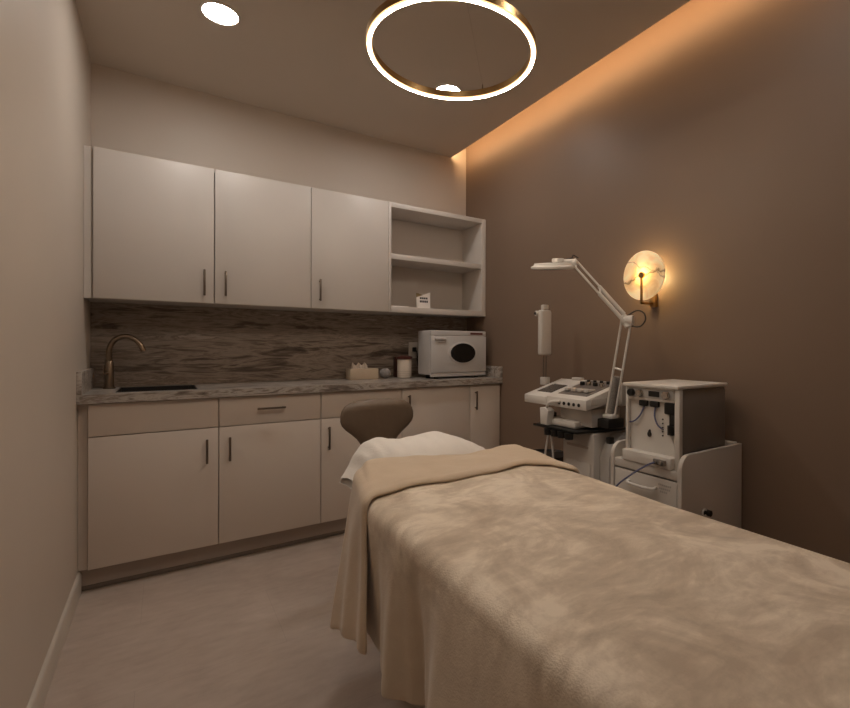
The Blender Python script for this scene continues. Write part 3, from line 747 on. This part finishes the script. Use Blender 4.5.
# black bin beside the machine
t = thing('waste_bin', 'black round bin standing on the floor beside the facial machine', 'bin', (2.11, -1.262, 0))
MB().lathe([(.095, .001), (.100, .01), (.122, .50), (.127, .512), (.121, .516), (.115, .505)], (2.11, -1.262, 0), n=40).build('bucket', M['black'], t)
MB().lathe([(.1145, .495), (.1145, .504), (.06, .506)], (2.11, -1.262, 0), n=40).build('lid', M['darkmetal'], t)

# ---------------------------------------------------------------- trolley cabinet and unit on it
CY0, CY1, CX0, CX1 = -2.269, -1.925, 1.885, W-.014
t = thing('trolley_cabinet', 'white trolley cabinet with rounded side panels against the taupe wall', 'trolley', (2.1, -2.09, 0))
def side_panel(y0, y1):
    r = .055; pts = [(CX0, .07), (CX1, .07), (CX1, .718)]
    for i in range(9):
        a = PI/2+PI/2*i/8; pts.append((CX0+r+r*math.cos(a), .718-r+r*math.sin(a)))
    return MB().prism(pts, 1, y0, y1, .004)
side_panel(CY0, CY0+.02).build('side_panel', M['plastic2'], t); side_panel(CY1-.02, CY1).build('side_panel', M['plastic2'], t)
MB().box(CX0+.004, CX1, CY0+.0205, CY1-.0205, .620, .655, .003).build('deck', M['plastic2'], t)
MB().box(CX1-.02, CX1, CY0+.0205, CY1-.0205, .07, .619).box(CX1-.03, CX1, CY0+.0205, CY1-.0205, .656, .722, .003).box(CX0+.02, CX1-.02, CY0+.0205, CY1-.0205, .07, .085).build('back_panel', M['plastic2'], t)
d = MB().box(CX0+.003, CX0+.02, CY0+.0225, CY1-.0225, .36, .614, .003).build('drawer', M['plastic2'], t)
MB().tube([(CX0+.003, -2.155, .575), (CX0-.016, -2.148, .571), (CX0-.018, -2.09, .568), (CX0-.016, -2.032, .571), (CX0+.003, -2.025, .575)], .006, 10).build('handle', M['plastic'], d)
m = MB()
for zz, y0, y1 in ((.588, -2.222, -2.165), (.574, -2.218, -2.17), (.562, -2.205, -2.175)):
    y = y0
    while y < y1: m.box(CX0+.0022, CX0+.0029, y, y+.006, zz, zz+.007); y += .0085
m.build('printed_lettering', M['plastic3'], d, label='grey lettering on the drawer front')
d = MB().box(CX0+.003, CX0+.02, CY0+.0225, CY1-.0225, .09, .355, .003).build('drawer', M['plastic2'], t)
MB().torus((2.018, CY0-.010, .487), .013, .0035, 24, 8, axis='y').box(2.014, 2.022, CY0-.010, CY0-.0005, .47, .476).build('cord_ring', M['plastic'], t)
MB().cyl((2.035, CY0-.0005, .484), (2.035, CY0-.026, .484), .012, n=16).build('side_knob', M['black'], t)
for x in (CX0+.04, CX1-.04):
    for y in (CY0+.04, CY1-.04): MB().cyl((x, y-.012, .031), (x, y+.012, .031), .0305, n=18).box(x-.01, x+.01, y-.016, y+.016, .035, .0695).build('caster', M['black'], t)

t = thing('skin_treatment_unit', 'white tabletop treatment unit with dark grey sides and blue hoses on trolley', 'beauty machine', (2.07, -2.11, .656))
ux0, ux1, uy0, uy1, uz0, uz1 = 1.905, 2.236, -2.2455, -1.99, .656, .975
MB().box(ux0-.012, ux1+.004, uy0-.001, uy1+.006, uz1-.014, uz1, .004).build('top_cover', M['plastic'], t)
m = MB().box(ux0, ux0+.022, uy0, uy0+.022, uz0, uz1-.0145, .003).box(ux0, ux0+.022, uy1-.014, uy1, uz0+.03, uz1-.0145, .003)
m.box(ux0, ux0+.022, uy0+.0225, uy1-.0145, .908, uz1-.0145, .002)
m.build('front_frame', M['plastic'], t)
MB().box(ux0-.022, ux0+.055, uy0+.0225, uy1-.001, uz0, .700, .004).build('plinth', M['plastic'], t)
MB().box(ux0+.0165, ux0+.0215, uy0+.0225, uy1-.0145, .7005, .9075).build('bay_back', M['plastic'], t)
MB().box(ux0+.0225, ux1, uy0+.004, uy1-.002, uz0+.012, uz1-.0146, .012).build('side_housing', M['steelgrey'], t)
MB().box(ux0-.002, ux0-.0003, uy0+.026, uy1-.018, .918, .956).build('control_strip', M['plastic3'], t)
MB().box(ux0-.004, ux0-.0022, -2.158, -2.108, .926, .948).build('display', M['black'], t, label='small dark display')
for y, mt in ((-2.026, 'black'), (-2.068, 'chrome'), (-2.192, 'chrome')):
    MB().lathe([(.013, -.020), (.015, -.017), (.015, -.0023)], (ux0, y, .936), 'x', 22).build('knob', M[mt], t)
for y in (-2.075, -2.128): MB().box(ux0+.002, ux0+.0160, y-.020, y+.020, .884, .907, .004).build('hose_socket', M['black'], t)
MB().box(ux0+.002, ux0+.0160, -2.2215, -2.175, .862, .907, .005).box(ux0+.006, ux0+.0160, -2.2215, -2.196, .80, .8625, .003).cyl((ux0+.008, -2.205, .785), (ux0+.008, -2.205, .82), .015, n=16).build('valve_block', M['black'], t)
MB().tube([(ux0+.015, -2.075, .885), (ux0+.006, -2.06, .845), (ux0+.004, -2.035, .82), (ux0+.01, -2.005, .81)], .0032, 8).build('blue_hose', M['blue'], t, label='thin blue hose')
MB().tube([(ux0+.015, -2.128, .885), (ux0+.006, -2.13, .85), (ux0+.006, -2.145, .815), (ux0+.02, -2.165, .797)], .0032, 8).build('blue_hose', M['blue'], t, label='thin blue hose')
MB().sphere((ux0+.014, -2.10, .772), .011, (.5, .9, 1.1), 16).cyl((ux0+.014, -2.10, .782), (ux0+.030, -2.10, .80), .006, .002, n=10).build('drip_nozzle', M['cord'], t)
for k in range(5): MB().cyl((ux0+.0160, -2.162, .775+.016*k), (ux0+.0125, -2.162, .775+.016*k), .003, n=8).build('vent_hole', M['black'], t)
MB().box(ux0-.032, ux0-.0225, -2.205, -2.150, .668, .690, .003).cyl((ux0-.030, -2.165, .679), (ux0-.042, -2.165, .679), .007, n=12).cyl((ux0-.030, -2.188, .679), (ux0-.040, -2.188, .679), .007, n=12).build('connector_block', M['steelgrey'], t)
MB().tube([(ux0-.040, -2.165, .679), (ux0-.065, -2.145, .665), (ux0-.10, -2.10, .625), (ux0-.13, -2.055, .575), (ux0-.15, -2.02, .50), (ux0-.15, -2.0, .35)], .0035, 8).build('blue_hose', M['blue'], t, label='long blue-grey hose')

# ---------------------------------------------------------------- camera, world, colour
f, cx, sy = 475.9483, 72.7003, -5.5939
cam = bpy.data.cameras.new('camera'); co = bpy.data.objects.new('camera', cam); C.objects.link(co)
cam.sensor_fit = 'HORIZONTAL'; cam.sensor_width = 36; cam.lens = f/850*36
cam.shift_x = -cx/850; cam.shift_y = sy/850
cam.clip_start = .02
yaw, pit, rol = .6118, -.0023, .0029
fw = Vector((math.sin(yaw)*math.cos(pit), math.cos(yaw)*math.cos(pit), math.sin(pit)))
rt = Vector((math.cos(yaw), -math.sin(yaw), 0)); up = rt.cross(fw)
r3 = rt*math.cos(rol)+up*math.sin(rol); u3 = up*math.cos(rol)-rt*math.sin(rol)
mw = Matrix((( r3.x, u3.x, -fw.x, .3181), (r3.y, u3.y, -fw.y, -3.3164), (r3.z, u3.z, -fw.z, 1.1196), (0, 0, 0, 1)))
co.matrix_world = mw
bpy.context.scene.camera = co
wd = bpy.data.worlds.new('world'); bpy.context.scene.world = wd; wd.use_nodes = True
wd.node_tree.nodes['Background'].inputs[0].default_value = (.02, .017, .014, 1)
wd.node_tree.nodes['Background'].inputs[1].default_value = .3
sc = bpy.context.scene
sc.view_settings.view_transform = 'Standard'; sc.view_settings.look = 'None'; sc.view_settings.exposure = 0
sc.cycles.use_denoising = True
sc.cycles.max_bounces = 10; sc.cycles.diffuse_bounces = 6
